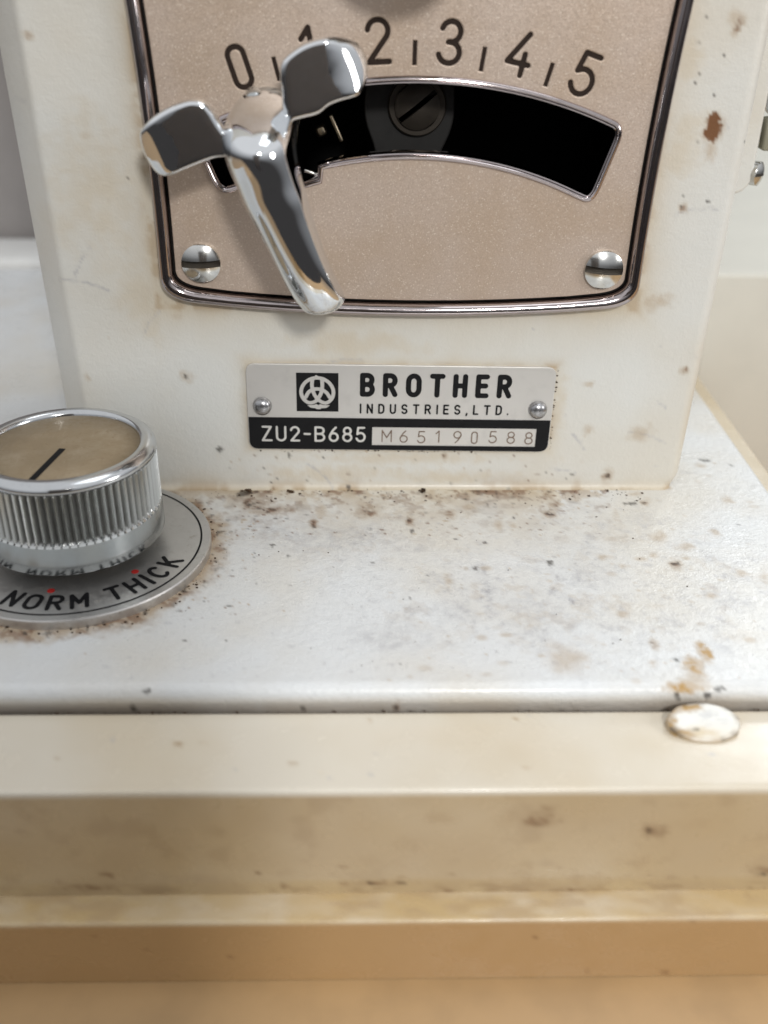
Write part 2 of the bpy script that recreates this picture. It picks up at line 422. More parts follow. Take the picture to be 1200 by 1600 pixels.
class Stain:
    def __init__(s, x, y):
        s.x, s.y = x, y; s.ch = {k: np.zeros(len(x)) for k in 'rtdygo'}
    def put(s, k, m): s.ch[k] = np.maximum(s.ch[k], np.clip(m, 0, 1))
    def blobs(s, L, seed):
        for q, (cx, cy, rx, ry, k) in enumerate(L):
            if k == 'd': rx, ry = rx * .8, ry * .8
            m = (abs(s.x - cx) < rx * 2.2 + .05) & (abs(s.y - cy) < ry * 2.2 + .05)
            if not m.any(): continue
            x, y = s.x[m], s.y[m]
            d = np.hypot((x - cx) / rx, (y - cy) / ry)
            n = fbm(x + q * 3.1, y, 1.1 / min(rx, ry, .35), seed + q)
            d = d + (n - 0.5) * 1.5
            if k == 'c':   v = sstep(1.05, 0.85, d); kk = 'r'
            elif k == 'd': v = sstep(1.0, 0.45, d) * .8; kk = 'd'
            elif k == 'r': v = sstep(1.15, 0.1, d) * (.25 + .6 * sstep(.35, .6, fbm(x, y, 9, seed + 50 + q))); kk = 'r'
            elif k == 't': v = sstep(1.3, 0.0, d) * .55; kk = 't'
            elif k == 'o': v = sstep(1.1, 0.5, d) * (.3 + .7 * sstep(.4, .55, fbm(x, y, 8, seed + 70 + q))); kk = 'o'
            elif k == 'y': v = sstep(1.6, 0.0, d) * .55; kk = 'y'
            elif k == 'g': v = sstep(1.5, 0.1, d) * .45; kk = 'g'
            s.ch[kk][m] = np.maximum(s.ch[kk][m], v)
            if k == 'r':
                core = sstep(.55, .2, d) * sstep(.5, .62, fbm(x, y, 12, seed + 90 + q)) * .8
                s.ch['d'][m] = np.maximum(s.ch['d'][m], core)
                s.ch['t'][m] = np.maximum(s.ch['t'][m], sstep(1.7, .5, d) * .45)
            if k in 'co': s.ch['t'][m] = np.maximum(s.ch['t'][m], sstep(1.5, .9, d) * .5)
    def specks(s, n, xr, yr, rmin, rmax, kinds, seed, amp=1.0):
        rs = np.random.RandomState(seed)
        for q in range(n):
            cx, cy = rs.uniform(*xr), rs.uniform(*yr); r = rmin + (rmax - rmin) * rs.rand() ** 3
            e = rs.uniform(.6, 1.8); k = kinds[rs.randint(len(kinds))]
            m = (abs(s.x - cx) < 2 * r * e) & (abs(s.y - cy) < 2 * r)
            if m.any():
                d = np.hypot((s.x[m] - cx) / (r * e), (s.y[m] - cy) / r)
                s.ch[k][m] = np.maximum(s.ch[k][m], sstep(1.2, .4, d) * rs.uniform(.35, .9) * amp)
    def write(s, me):
        n = len(me.vertices)
        for nm, ks in (('wear', 'rtd'), ('film', 'ygo')):
            a = me.attributes.new(nm, 'FLOAT_COLOR', 'POINT')
            c = np.ones((n, 4), np.float32)
            for i, k in enumerate(ks): c[:, i] = s.ch[k][:n]
            a.data.foreach_set('color', c.ravel())

def extrude_sheet(us, rows):
    """grid: for every u a row of points"""
    V = np.concatenate(rows); nu, nv = len(rows), len(rows[0])
    idx = np.arange(nu * nv).reshape(nu, nv)
    F = np.stack([idx[:-1, :-1], idx[1:, :-1], idx[1:, 1:], idx[:-1, 1:]], -1).reshape(-1, 4)
    return V, F
def grid_mesh(V, F):
    me = bpy.data.meshes.new('mesh')
    me.vertices.add(len(V)); me.vertices.foreach_set('co', np.asarray(V, np.float32).ravel())
    me.loops.add(len(F) * 4); me.loops.foreach_set('vertex_index', np.asarray(F, np.int32).ravel())
    me.polygons.add(len(F)); me.polygons.foreach_set('loop_start', np.arange(0, len(F) * 4, 4, dtype=np.int32))
    me.update(calc_edges=True); me.validate(); return me

# ================================================================== SEWING MACHINE
machine = empty('sewing_machine', (0, 0, 0), label='old cream enamelled sewing machine with stained bed, scale panel, name plate and knurled knob', category='sewing machine')

# ---- bed: top, rounded front edge, front face
KX, KY = -4.956, -2.036
xs = np.concatenate([np.linspace(-14, -6.6, 16)[:-1], np.arange(-6.6, 6.301, 0.032), [6.34, 6.36]])
prof = [(y, 0.0) for y in np.concatenate([np.linspace(12.4, 4, 18)[:-1], np.arange(4.0, -5.12, -0.04)])]
for a in np.linspace(0, 80, 9): prof.append((-5.13 - 0.17 * math.sin(R(a)), -0.17 + 0.17 * math.cos(R(a))))
prof += [(-5.296, -0.20), (-5.270, -0.27), (-5.240, -0.36), (-5.22, -0.45), (-5.22, -0.9)]
prof = np.array(prof)
rows = []
for x in xs:
    r_ = np.column_stack([np.full(len(prof), x), prof[:, 0], prof[:, 1]])
    if x > 6.30: r_[:, 2] -= (x - 6.30) ** 2 * 6 + (0.6 if x > 6.35 else 0.0)
    rows.append(r_)
V, F = extrude_sheet(xs, rows)
V[:, 2] += 0.012 * (fbm(V[:, 0], V[:, 1], .25, 4) - .5)
bedme = grid_mesh(V, F)
st = Stain(V[:, 0], V[:, 1] + np.minimum(V[:, 2], 0) * 0.8)
BED = [(-2.66,-0.22,0.151,0.233,'d'),(-2.45,-0.5,0.298,0.227,'r'),(-2.16,-0.76,0.316,0.177,'r'),(-1.85,-0.76,0.19,0.155,'r'),(-1.32,-0.82,0.126,0.308,'t'),(-1.41,-1.19,0.082,0.17,'r'),(-0.53,-0.61,0.298,0.27,'t'),(-0.56,-0.83,0.211,0.198,'r'),(0.14,-1.14,0.073,0.171,'r'),(0.16,-1.44,0.061,0.083,'d'),(0.38,-0.09,0.055,0.119,'d'),(-0.58,-0.33,0.043,0.069,'d'),(2.59,-0.62,0.097,0.136,'r'),(2.46,-0.91,0.127,0.132,'r'),(1.84,-1.02,0.053,0.065,'d'),(1.81,-1.22,0.083,0.149,'t'),(1.57,-1.26,0.124,0.169,'t'),(1.15,-0.66,0.149,0.18,'t'),(0.82,-0.91,0.084,0.131,'r'),(0.84,-1.67,0.04,0.061,'d'),(1.3,-1.79,0.06,0.06,'d'),(1.08,-2.52,0.077,0.074,'d'),(0.64,-2.84,0.095,0.214,'t'),(3.87,-0.55,0.195,0.068,'d'),(4.1,-0.53,0.065,0.091,'r'),(3.79,-0.02,0.122,0.072,'d'),(4.01,-0.22,0.132,0.094,'t'),(4.08,-1.62,0.143,0.205,'t'),(4.14,-2.42,0.098,0.132,'r'),(4.43,-1.91,0.222,0.159,'t'),(5.02,-1.48,0.103,0.125,'t'),(5.57,-0.44,0.109,0.161,'t'),(5.58,1.04,0.164,0.106,'d'),(5.45,0.82,0.116,0.104,'t'),(6.01,0.84,0.058,0.078,'d'),(3.06,-2.22,0.099,0.096,'t'),(3.33,-2.47,0.088,0.075,'t'),(5.06,-2.65,0.097,0.129,'t'),(5.38,-2.81,0.135,0.181,'t'),(3.04,-3.69,0.146,0.098,'t'),(3.86,-2.15,0.09,0.097,'t'),(2.02,-4.67,0.385,0.348,'t'),(3.72,-4.86,0.127,0.185,'o'),(3.95,-4.54,0.087,0.207,'o'),(3.32,-4.4,0.052,0.12,'r'),(3.54,-4.73,0.06,0.058,'d'),(3.19,-4.8,0.077,0.086,'t'),(0.91,-3.89,0.045,0.349,'g'),(0.72,-3.54,0.273,0.495,'g'),(1.75,-3.7,0.544,0.65,'g'),(-0.34,-4.28,0.695,0.302,'g'),(-3.03,-4.28,0.034,0.06,'d'),(-3.66,-3.63,0.063,0.081,'d'),(-2.01,-1.43,0.712,0.517,'g'),(-1.09,-1.63,0.605,0.406,'g'),(3.7,-5.12,0.184,0.192,'t'),(-2.03,-1.85,0.06,0.079,'d'),(-1.77,-2.15,0.039,0.058,'d'),(0.05,-3.3,0.037,0.034,'d'),(4.24,-4.45,0.262,0.269,'g'),(4.75,-3.4,0.279,0.203,'g'),(2.65,-2.73,0.384,0.363,'g'),(4.43,-3.24,0.113,0.103,'t'),(2.23,-2.38,0.078,0.094,'d'),
 (3.5,-5.28,0.22,0.10,'o'),(3.62,-5.2,0.25,0.12,'t'),(3.8,-5.4,0.07,0.1,'d'),(3.95,-5.3,0.12,0.06,'d'),(3.42,-5.40,0.06,0.10,'d'),(-3.37,-5.30,0.07,0.07,'d'),(-3.57,-5.52,0.06,0.05,'d'),(-0.2,-5.52,0.07,0.07,'r'),(-0.2,-5.52,0.04,0.04,'d'),(-1.4,-5.55,0.05,0.05,'d')]
st.blobs(BED, 11)
x, y = st.x, st.y
foot = sstep(0.05, -1.6, y) * sstep(-1.9, -0.1, y) ** 1.0        # old film of dust along the pillar foot
foot = np.exp(-np.clip(-y, 0, None) / 0.55) * (y < 0.1) * (x > -4.5) * (x < 2.3 + .7 * fbm(x, y, 2, 3))
st.put('y', foot * .8 * (0.35 + fbm(x, y, 1.2, 21)))
st.put('t', foot * .7 * sstep(.45, .62, fbm(x, y, 2.2, 33)))
jr = np.exp(-np.clip(-y - .15, 0, None) / .35) * (y < -.02) * (x > -3) * (x < 3.2) * sstep(.54, .72, fbm(x, y, 2.6, 71))
st.put('r', jr * .8); st.put('d', jr * sstep(.55, .7, fbm(x, y, 9, 72)) * .7)
seam = np.exp(-(y / 0.05) ** 2) * (x > -5.8) * (x < 4.7)
st.put('t', seam * .7 * sstep(.3, .6, fbm(x, y, 3, 8))); st.put('d', seam * sstep(.60, .68, fbm(x, y, 5, 9)) * .8)
mk = np.exp(-(((x - 1.6) / 2.3) ** 2 + ((y + 3.1) / 1.5) ** 2)) + .7 * np.exp(-(((x - 4.2) / 1.6) ** 2 + ((y + 2.6) / 1.8) ** 2)) + .8 * np.exp(-(((x + 1.2) / 1.6) ** 2 + ((y + 1.4) / .7) ** 2))
mk = np.clip(mk, 0, 1)
st.put('g', mk * (.75 * sstep(.50, .68, .5 * fbm(x, y, 5, 91) + .5 * fbm(x, y, 1.2, 92)) + .35 * sstep(.55, .7, fbm(x, y, 10, 93))))
st.put('t', mk * .22 * sstep(.58, .72, fbm(x, y, 4, 94)))
ft = np.exp(-np.clip(-y, 0, None) / .8) * (y < .02) * (x > -3.2) * (x < 3.6)
st.put('r', ft * .75 * sstep(.60, .70, fbm(x, y, 6, 95))); st.put('t', ft * .7 * sstep(.50, .66, fbm(x, y, 3.2, 96)))
dk = np.hypot(x - KX, y - KY)                                     # rust halo round the dial plate
halo = sstep(2.42, 2.02, dk + (fbm(x, y, 3.5, 5) - .5) * .45)
st.put('t', halo * .85); st.put('r', halo * sstep(.50, .68, fbm(x, y, 6, 6)) * .7); st.put('d', halo * sstep(.66, .72, fbm(x, y, 10, 7)) * .8)
front = sstep(-5.36, -5.55, y)                                     # tan and near-black tone in the joint under the rounded edge
st.put('t', front * .65 * (0.5 + .5 * fbm(x, y, 2, 12))); st.put('d', sstep(-5.54, -5.62, y) * .8)
st.specks(300, (-4.5, 6.2), (-5.2, 2.0), 0.008, 0.026, 'dgtg', 40, .8)
st.specks(900, (-4.2, 6.2), (-5.2, 0.5), 0.010, 0.05, 'g', 45, .8)
st.specks(120, (2.0, 6.2), (-3.6, 0.6), 0.03, 0.10, 'tgg', 41, .4)
st.specks(420, (-3.2, 3.2), (-1.6, 0.0), 0.008, 0.036, 'drrt', 42)
st.specks(260, (-0.5, 6), (-5.2, -2.2), 0.02, 0.09, 'gggt', 43, .6)
st.specks(130, (-3.3, -2.2), (-3.8, 0.0), 0.012, 0.04, 'drt', 44)
st.write(bedme)
link('bed', bedme, M_BED, machine, True, 'white stained bed with a rounded front edge')

# ---- pillar: rounded outline in plan, leaning sides
plan = [(-5.56, 5.0), (-5.56, 0.62)]
for a in np.linspace(0, 45, 5): plan.append((-5.56 + .12 * (1 - math.cos(R(a))), 0.55 - .15 * math.sin(R(a)) / .707))
plan += [(-5.22, 0.12)]
for a in np.linspace(0, 45, 6)[1:]: plan.append((-5.22 + .16 * a / 45, .12 - .12 * math.sin(R(2 * a))))
left_n = len(plan)
plan += [(xx, 0.0) for xx in np.arange(-5.02, 4.60, 0.036)]
for a in np.linspace(0, 90, 8): plan.append((4.62 + .20 * math.sin(R(a)), .20 - .20 * math.cos(R(a))))
plan += [(4.82, 0.6), (4.82, 5.0)]
plan = np.array(plan)
zs = np.concatenate([[0.0, 0.012, 0.028, 0.05, 0.075, 0.105], np.arange(0.14, 7.9, 0.04), [8.6, 9.6, 12, 15, 18]])
rows = []
for z in zs:
    p = plan.copy()
    s_ = np.where(p[:, 0] > 0, 1 + 0.0058 * z, 1 + 0.0048 * z)
    p[:, 0] *= s_
    fl = 0.0
    if z < 0.105: fl = 0.105 - math.sqrt(max(0.105 ** 2 - (0.105 - z) ** 2, 0))
    fr = (p[:, 1] < 0.3)
    p[:, 1] -= fl * 0.9 * fr
    rr = p[:, 0] > 4.0
    if z < 0.3: p[:, 0] -= np.where(rr, (0.3 - z) ** 2 * 1.5 * (p[:, 0] - 4.0) / .85, 0)
    rows.append(np.column_stack([p, np.full(len(p), z)]))
V, F = extrude_sheet(zs, rows)
F = F[:, ::-1]
fc = V[F].mean(1)
cut = (np.abs(fc[:, 0]) < 3.35) & (fc[:, 2] > 4.4) & (fc[:, 2] < 6.75) & (fc[:, 1] < 0.1)
F = F[~cut]
V[:, 1] += 0.010 * (fbm(V[:, 0], V[:, 2], .3, 14) - .5)
pilme = grid_mesh(V, F)
st = Stain(V[:, 0], V[:, 2])
PIL = [(-3.46,2.04,0.121,0.111,'t'),(-3.46,2.04,0.05,0.04,'d'),(-3.02,0.73,0.088,0.086,'d'),(-1.85,0.63,0.044,0.074,'d'),(0.76,0.61,0.044,0.074,'r'),(3.58,0.25,0.11,0.111,'r'),(3.58,0.25,0.055,0.049,'d'),(4.59,2.17,0.066,0.062,'r'),(4.4,5.99,0.099,0.111,'c'),(4.41,5.86,0.121,0.136,'c'),(4.42,5.91,0.165,0.321,'t'),(4.43,5.59,0.099,0.198,'t'),(4.46,7.36,0.099,0.148,'t'),(4.56,7.3,0.055,0.062,'r'),(4.51,7.19,0.055,0.074,'r'),(4.16,4.76,0.066,0.062,'r'),(4.51,4.86,0.033,0.049,'d'),(4.92,5.71,0.033,0.037,'d'),(4.09,6.61,0.033,0.037,'d'),(4.06,7.33,0.033,0.049,'d'),(4.01,7.02,0.033,0.049,'d'),(4.4,6.86,0.033,0.037,'d'),(4.05,6.5,0.022,0.025,'d'),(4.35,6.35,0.022,0.025,'d'),(4.12,4.93,0.022,0.025,'d'),(-3.56,5.49,0.033,0.037,'d'),(-5.17,7.03,0.066,0.049,'r'),(-5.48,2.56,0.055,0.062,'d'),(-5.04,2.02,0.055,0.086,'t'),(-3.38,6.68,0.044,0.037,'d'),(4.01,3.33,0.33,0.173,'t'),(-1.28,0.58,0.033,0.037,'d'),(-1.56,0.15,0.033,0.025,'d'),(4.02,1.05,0.22,0.173,'t'),(-0.86,0.03,0.055,0.049,'d'),(3.15,1.1,0.11,0.099,'t'),(3.06,1.93,0.11,0.062,'t'),(-0.69,2.63,0.989,0.247,'y'),(-3.95,3.3,0.44,0.617,'y'),(-4.34,4.94,0.659,0.988,'y'),(3.95,5.63,0.33,0.617,'y'),(3.9,6.82,0.22,0.37,'y'),(-1.12,0.28,1.319,0.173,'y'),(0.84,0.21,1.099,0.148,'y'),(2.58,1.47,0.132,0.741,'y'),(0.07,0.58,1.978,0.12,'y')]
st.blobs(PIL, 200)
x, z = st.x, st.y
def rect_d(x, z, cx, cz, hx, hz): return np.maximum(np.abs(x - cx) - hx, np.abs(z - cz) - hz)
dn = rect_d(x, z + .0111 * x, 0, 1.499, 2.5, .76)
st.put('y', np.exp(-np.clip(dn, 0, None) / .10) * .75 * (.3 + fbm(x, z, 2.5, 61)))
st.put('t', np.exp(-np.clip(dn, 0, None) / .05) * .8 * sstep(.40, .62, fbm(x, z, 2.5, 62)) * (0.35 + .65 * (x > 2.2)))
dt = rect_d(x, z, -.07, 8.2, 3.74, 5.02)
st.put('y', np.exp(-np.clip(dt, 0, None) / .28) * .85 * (.35 + .8 * fbm(x, z, 1.0, 63)))
st.put('t', np.exp(-np.clip(dt, 0, None) / .06) * .6 * sstep(.42, .6, fbm(x, z, 3, 64)))
bot = np.exp(-np.clip(z, 0, None) / .10)
st.put('y', bot * .8); st.put('t', bot * .8 * sstep(.42, .62, fbm(x, z, 2.3, 66)))
st.put('y', sstep(4.60, 4.85, x / (1 + .0058 * z)) * .5 * sstep(3.2, .6, z))
st.specks(80, (-5.2, 4.8), (0, 7.8), 0.008, 0.020, 'dgt', 80)
st.specks(60, (-3, 3), (0, .8), 0.012, 0.035, 'drt', 81)
st.specks(40, (-5.4, 4.8), (0, 7.8), 0.03, 0.08, 'tg', 82, .4)
# fine hairline scratches
rs = np.random.RandomState(5)
for q in range(26):
    cx, cz, L, an = rs.uniform(-4.9, 4.7), rs.uniform(.2, 7.4), rs.uniform(.1, .4), rs.uniform(-1, 1)
    u = (x - cx) * math.cos(an) + (z - cz) * math.sin(an); v = -(x - cx) * math.sin(an) + (z - cz) * math.cos(an) + .4 * u * u
    st.put('g', sstep(.03, .012, np.abs(v)) * (np.abs(u) < L) * .6)
st.write(pilme)
link('pillar', pilme, M_PIL, machine, True, 'cream front of the upright pillar with rust chips')

# ---- scale panel (everything here leans 0.64 degrees, as it was screwed on)
LEAN = (0, 0.0111, 0)
YP = -0.12
def arc_top(x): return -0.67 + math.sqrt(7.22 ** 2 - (x - .15) ** 2)
def arc_bot(x): return -0.32 + math.sqrt(5.80 ** 2 - (x - .10) ** 2)
def round_poly(pts, rad, n=5):
    out = []
    N = len(pts)
    for i in range(N):
        p, a, b = Vector(pts[i]), Vector(pts[i - 1]), Vector(pts[(i + 1) % N])
        r_ = rad[i] if isinstance(rad, (list, tuple)) else rad
        if r_ <= 0: out.append(tuple(p)); continue
        d1, d2 = (a - p), (b - p)
        k1, k2 = min(r_, d1.length * .5), min(r_, d2.length * .5)
        s_, e_ = p + d1.normalized() * k1, p + d2.normalized() * k2
        for q in range(n + 1):
            t = q / n; out.append(tuple((1 - t) ** 2 * s_ + 2 * t * (1 - t) * p + t * t * e_))
    return out
def slot_outline():
    top = [(-3.10, arc_top(-3.08) - .02)] + [(xx, arc_top(xx)) for xx in np.linspace(-2.80, 2.74, 38)] + [(3.03, arc_top(3.02))]
    bot = [(2.70, arc_bot(2.70) + .02)] + [(xx, arc_bot(xx)) for xx in np.linspace(2.42, -1.27, 26)]
    notch = [(-1.29, arc_bot(-1.29) - .19), (-1.75, arc_bot(-1.75) - .19), (-1.78, arc_bot(-1.78))]
    bot2 = [(xx, arc_bot(xx) + .20 * (-1.8 - xx) / .96) for xx in list(np.linspace(-1.9, -2.44, 6)) + [-2.76]]
    pts = top + bot + notch + bot2
    rad = [0] * len(pts)
    for i in (0, len(top) - 1, len(top), len(pts) - 1): rad[i] = .24
    return round_poly(pts, rad, 7)
SLOT = slot_outline()                      # runs clockwise
def offset_loop(lp, d):
    """move a clockwise loop inward by d (outward when negative)"""
    A = np.array(lp); t = np.roll(A, -1, 0) - np.roll(A, 1, 0); t /= np.linalg.norm(t, axis=1)[:, None] + 1e-12
    nrm = np.column_stack([t[:, 1], -t[:, 0]])
    return A + nrm * d
def panel_outline(inset=0.0):
    cx = -.07
    def hw(z): return 3.66 + .012 * max(min(z, 8.4) - 4, 0) ** 2 + .05 * max(z - 8.4, 0) - inset
    L = [(cx - hw(z), z) for z in np.concatenate([[3.28], np.linspace(3.98, 12.5, 24)])]
    Rr = [(cx + hw(z), z) for z in np.concatenate([np.linspace(12.5, 3.98, 24), [3.28]])]
    B = [(cx + xx, 3.12 + .0155 * xx * xx + inset) for xx in np.linspace(3.45, -3.45, 17)]
    L[0] = (cx - hw(3.3), 3.12 + .0155 * 3.6 ** 2 + inset); Rr[-1] = (cx + hw(3.3), 3.12 + .0155 * 3.6 ** 2 + inset)
    pts = L + Rr + B
    rad = [0] * len(pts)
    rad[0] = .70 - inset; rad[len(L) + len(Rr) - 1] = .70 - inset
    pts = [p for i, p in enumerate(pts) if not (i >= len(L) + len(Rr) and abs(p[0] - cx) > 3.66 - .72)]
    rad = rad[:len(pts)]
    return round_poly(pts, rad, 10)
def place(lp, cx, cz, ang, h, w):
    """glyph loop of height 1, width w -> centred at (cx,cz), turned by ang (radians, clockwise)"""
    c, s = math.cos(ang), math.sin(ang)
    return [(cx + ((px - w / 2) * c + (py - .5) * s) * h, cz + (-(px - w / 2) * s + (py - .5) * c) * h) for px, py in lp]
holes, numerals, ticks = [], [], []
for ch, deg in zip('012345', (-18.3, -11.0, -3.72, 3.72, 11.05, 18.3)):
    w, lps = glyph(ch, .115, 1.05)
    a = R(deg); cx, cz = 7.62 * math.sin(a), -.6 + 7.62 * math.cos(a)
    pl = [place(l, cx, cz, a, .60, w) for l in lps]
    numerals.append((ch, pl)); holes += pl
for deg in (-14.65, -7.3, 0.1, 7.35, 14.65):
    a = R(deg); c, s = math.cos(a), math.sin(a)
    q = [(ux * c + uz * s, -.6 - ux * s + uz * c) for ux, uz in ((-.028, 7.31), (.028, 7.31), (.028, 7.62), (-.028, 7.62))]
    ticks.append(q); holes.append(q)
pan = upright(curve_fill([panel_outline(.238), [tuple(p) for p in SLOT]] + holes, .035, .017, 2), YP + .052)
panel = link('scale_panel', pan, M_PANEL, machine, False, 'tan metallic panel engraved with the numbers 0 to 5', None, LEAN)
for ch, pl in numerals:
    grow = []
    for lp in pl:
        grow.append(lp)
    link('numeral', upright(curve_fill(pl, 0.004), YP + .030), M_INK, panel, False, f'engraved dark {ch}')
    # a slightly wider bed of ink under the engraving keeps its walls dark
for q in ticks:
    link('tick_mark', upright(curve_fill([q], 0.004), YP + .030), M_INK, panel, False)
# backing behind panel (closes the engraving)
back = upright(curve_fill([panel_outline(.34), [tuple(p) for p in offset_loop(SLOT, -.03)]], .01), YP + .075)
link('backing_sheet', back, M_INK, panel, False)
# black strip filling the gap between panel and trim
gk = upright(curve_fill([panel_outline(.10), panel_outline(.36)], .01), YP + .085)
link('gap_strip', gk, M_GAP, panel, False)
def sweep(outline_fn, prof, closed=True):
    """profile of (inset, y) swept along loops of equal length"""
    loops = [outline_fn(d) for d, _ in prof]
    n = len(loops[0]); V = []; F = []
    for lp, (_, y) in zip(loops, prof): V += [(p[0], y, p[1]) for p in lp]
    for k in range(len(prof) - 1):
        for i in range(n):
            j = (i + 1) % n
            F.append((k * n + i, k * n + j, (k + 1) * n + j, (k + 1) * n + i))
    return fix_normals(pyd(V, F))
def slot_off(d): return [tuple(p) for p in offset_loop(SLOT, d)]
rim = sweep(slot_off, [(-.035, YP + .01), (-.03, YP - .012), (-.012, YP - .034), (.012, YP - .040), (.030, YP - .030), (.040, YP - .012), (.050, YP - .020), (.066, YP - .012), (.078, YP + .03), (.082, YP + .16)])
link('slot_rim', sharpen(rim, 40), M_TRIM, panel, True, 'bright rolled rim of the curved slot')
trim = sweep(panel_outline, [(.0, .02), (-.005, -.08), (.0, -.15), (.020, -.205), (.055, -.235), (.095, -.24), (.14, -.222), (.172, -.19), (.192, -.13), (.200, -.04)])
link('trim_frame', sharpen(trim, 50), M_TRIM, machine, True, 'rounded chrome moulding round the panel', None, LEAN)
# slotted screws of the panel
def dome_screw(r, h, slot_w, slot_d):
    """domed slotted head, axis Z, built as two half domes and a slot floor"""
    b = bmesh.new(); n = 48; rings = 9
    V = []
    def zed(rr): return h * (1 - (rr / r) ** 2) * .5 + h * .5
    F = []
    verts = []
    for s in (1, -1):
        # half dome: strips parallel to the slot
        cols = []
        ys = [slot_w / 2 + (r - slot_w / 2) * t for t in np.linspace(0, 1, 12) ** .8]
        for yy in ys:
            hw = math.sqrt(max(r * r - yy * yy, 0)); row = []
            for u in np.linspace(-1, 1, 25):
                xx = hw * u; rr = min(math.hypot(xx, yy), r)
                row.append(b.verts.new((xx, s * yy, zed(rr))))
            cols.append(row)
        for i in range(len(cols) - 1):
            for j in range(24):
                try: b.faces.new((cols[i][j], cols[i][j + 1], cols[i + 1][j + 1], cols[i + 1][j]) if s > 0 else (cols[i][j], cols[i + 1][j], cols[i + 1][j + 1], cols[i][j + 1]))
                except ValueError: pass
        # slot wall
        low = [b.verts.new((v.co.x, v.co.y, h - slot_d)) for v in cols[0]]
        for j in range(24): b.faces.new((cols[0][j], low[j], low[j + 1], cols[0][j + 1]) if s > 0 else (cols[0][j], cols[0][j + 1], low[j + 1], low[j]))
        verts.append(low)
    for j in range(24): b.faces.new((verts[0][j], verts[1][j], verts[1][j + 1], verts[0][j + 1])).material_index = 1
    # skirt
    sk = []
    for i in range(n):
        a = 2 * math.pi * i / n; sk.append((b.verts.new((r * math.cos(a), r * math.sin(a), h * .5)), b.verts.new((r * 1.0 * math.cos(a), r * math.sin(a), -.06))))
    for i in range(n):
        j = (i + 1) % n; b.faces.new((sk[i][0], sk[i][1], sk[j][1], sk[j][0]))
    bmesh.ops.remove_doubles(b, verts=b.verts, dist=1e-4)
    bmesh.ops.recalc_face_normals(b, faces=b.faces)
    me = bpy.data.meshes.new('mesh'); b.to_mesh(me); b.free(); return sharpen(me, 30)
scr = dome_screw(.292, .15, .10, .115)
scr.materials.append(M_SCREW); scr.materials.append(M_OILED)
for (sx, sz, tw) in ((-3.09, 3.905, R(2)), (2.995, 3.905, R(-4))):
    o = link('screw', scr, M_SCREW, panel, None, None)
    o.location = (sx, YP, sz); o.rotation_euler = (R(90), -tw, 0)
    scr.polygons.foreach_set('use_smooth', [True] * len(scr.polygons))
# ---- inside the slot
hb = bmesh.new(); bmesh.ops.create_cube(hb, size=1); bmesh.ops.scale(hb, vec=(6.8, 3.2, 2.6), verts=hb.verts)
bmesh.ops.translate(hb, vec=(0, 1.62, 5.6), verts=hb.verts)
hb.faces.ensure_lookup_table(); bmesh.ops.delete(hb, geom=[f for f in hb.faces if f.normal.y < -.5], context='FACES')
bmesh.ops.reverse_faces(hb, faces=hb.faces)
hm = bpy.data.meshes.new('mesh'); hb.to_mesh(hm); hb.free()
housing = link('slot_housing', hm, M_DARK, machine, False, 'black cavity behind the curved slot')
lug = round_poly([(-.55, 6.6), (.75, 6.6), (.78, 5.75), (.52, 5.2), (.45, 4.6), (-.42, 4.6), (-.40, 5.3), (-.62, 5.85)], .25, 6)
link('feed_lug', upright(curve_fill([lug], .10, .03, 2), 1.15), M_LUG, housing, False, 'dark oily lug seen deep in the slot')
wsh = lathe([(.44, 0), (.44, .06), (.42, .08), (.0, .08)], 48, None, False, False)
o = link('lug_washer', sharpen(wsh, 30), M_OILED, housing, True); o.location = (.20, 1.02, 6.02); o.rotation_euler = (R(90), 0, 0)
s2 = dome_screw(.34, .12, .08, .11)
o = link('lug_screw', s2, M_OILED, housing, True); s2.materials.append(M_DARK); o.location = (.20, .95, 6.02); o.rotation_euler = (R(90), R(-38), 0)
o = link('stop_bar', box((.06, .10, .42), .02), M_BRASS, housing, True); o.location = (-1.02, .80, 5.72); o.rotation_euler = (0, R(-24), 0)
o = link('stop_pin', box((.15, .2, .16), .04), M_BRASS, housing, True); o.location = (-1.25, .95, 5.66); o.rotation_euler = (0, R(-20), 0)
o = link('spring_clip', box((.24, .12, .05), .015), M_SCREW, housing, True); o.location = (-1.36, .05, 5.23); o.rotation_euler = (0, R(18), 0)

# ---- chrome stitch lever
lever = empty('stitch_lever', (0, 0, 0)); lever.parent = machine; lever['label'] = 'polished chrome lever with two finger wings, set between 0 and 1'
ST = [((-2.203,6.436),(-1.615,6.378),-.90,.22),((-2.36,6.28),(-1.50,6.30),-1.00,.55),((-2.46,6.07),(-1.475,6.12),-1.16,.72),((-2.475,5.90),(-1.475,5.98),-1.34,.70),((-2.413,5.716),(-1.479,5.843),-1.46,.60),((-2.35,5.55),(-1.455,5.65),-1.54,.51),((-2.278,5.403),(-1.421,5.466),-1.59,.44),((-2.17,5.17),(-1.385,5.29),-1.61,.405),((-2.054,4.941),(-1.348,5.106),-1.61,.38),((-1.94,4.69),(-1.27,4.84),-1.60,.36),((-1.828,4.437),(-1.183,4.573),-1.58,.345),((-1.73,4.21),(-1.09,4.32),-1.55,.335),((-1.631,3.988),(-.99,4.074),-1.50,.325),((-1.56,3.83),(-.92,3.93),-1.45,.30),((-1.495,3.735),(-.885,3.84),-1.41,.285),((-1.45,3.64),(-.915,3.735),-1.375,.255),((-1.38,3.605),(-.965,3.675),-1.345,.20),((-1.29,3.575),(-1.045,3.615),-1.325,.12)]
n = 40; V = []; F = []
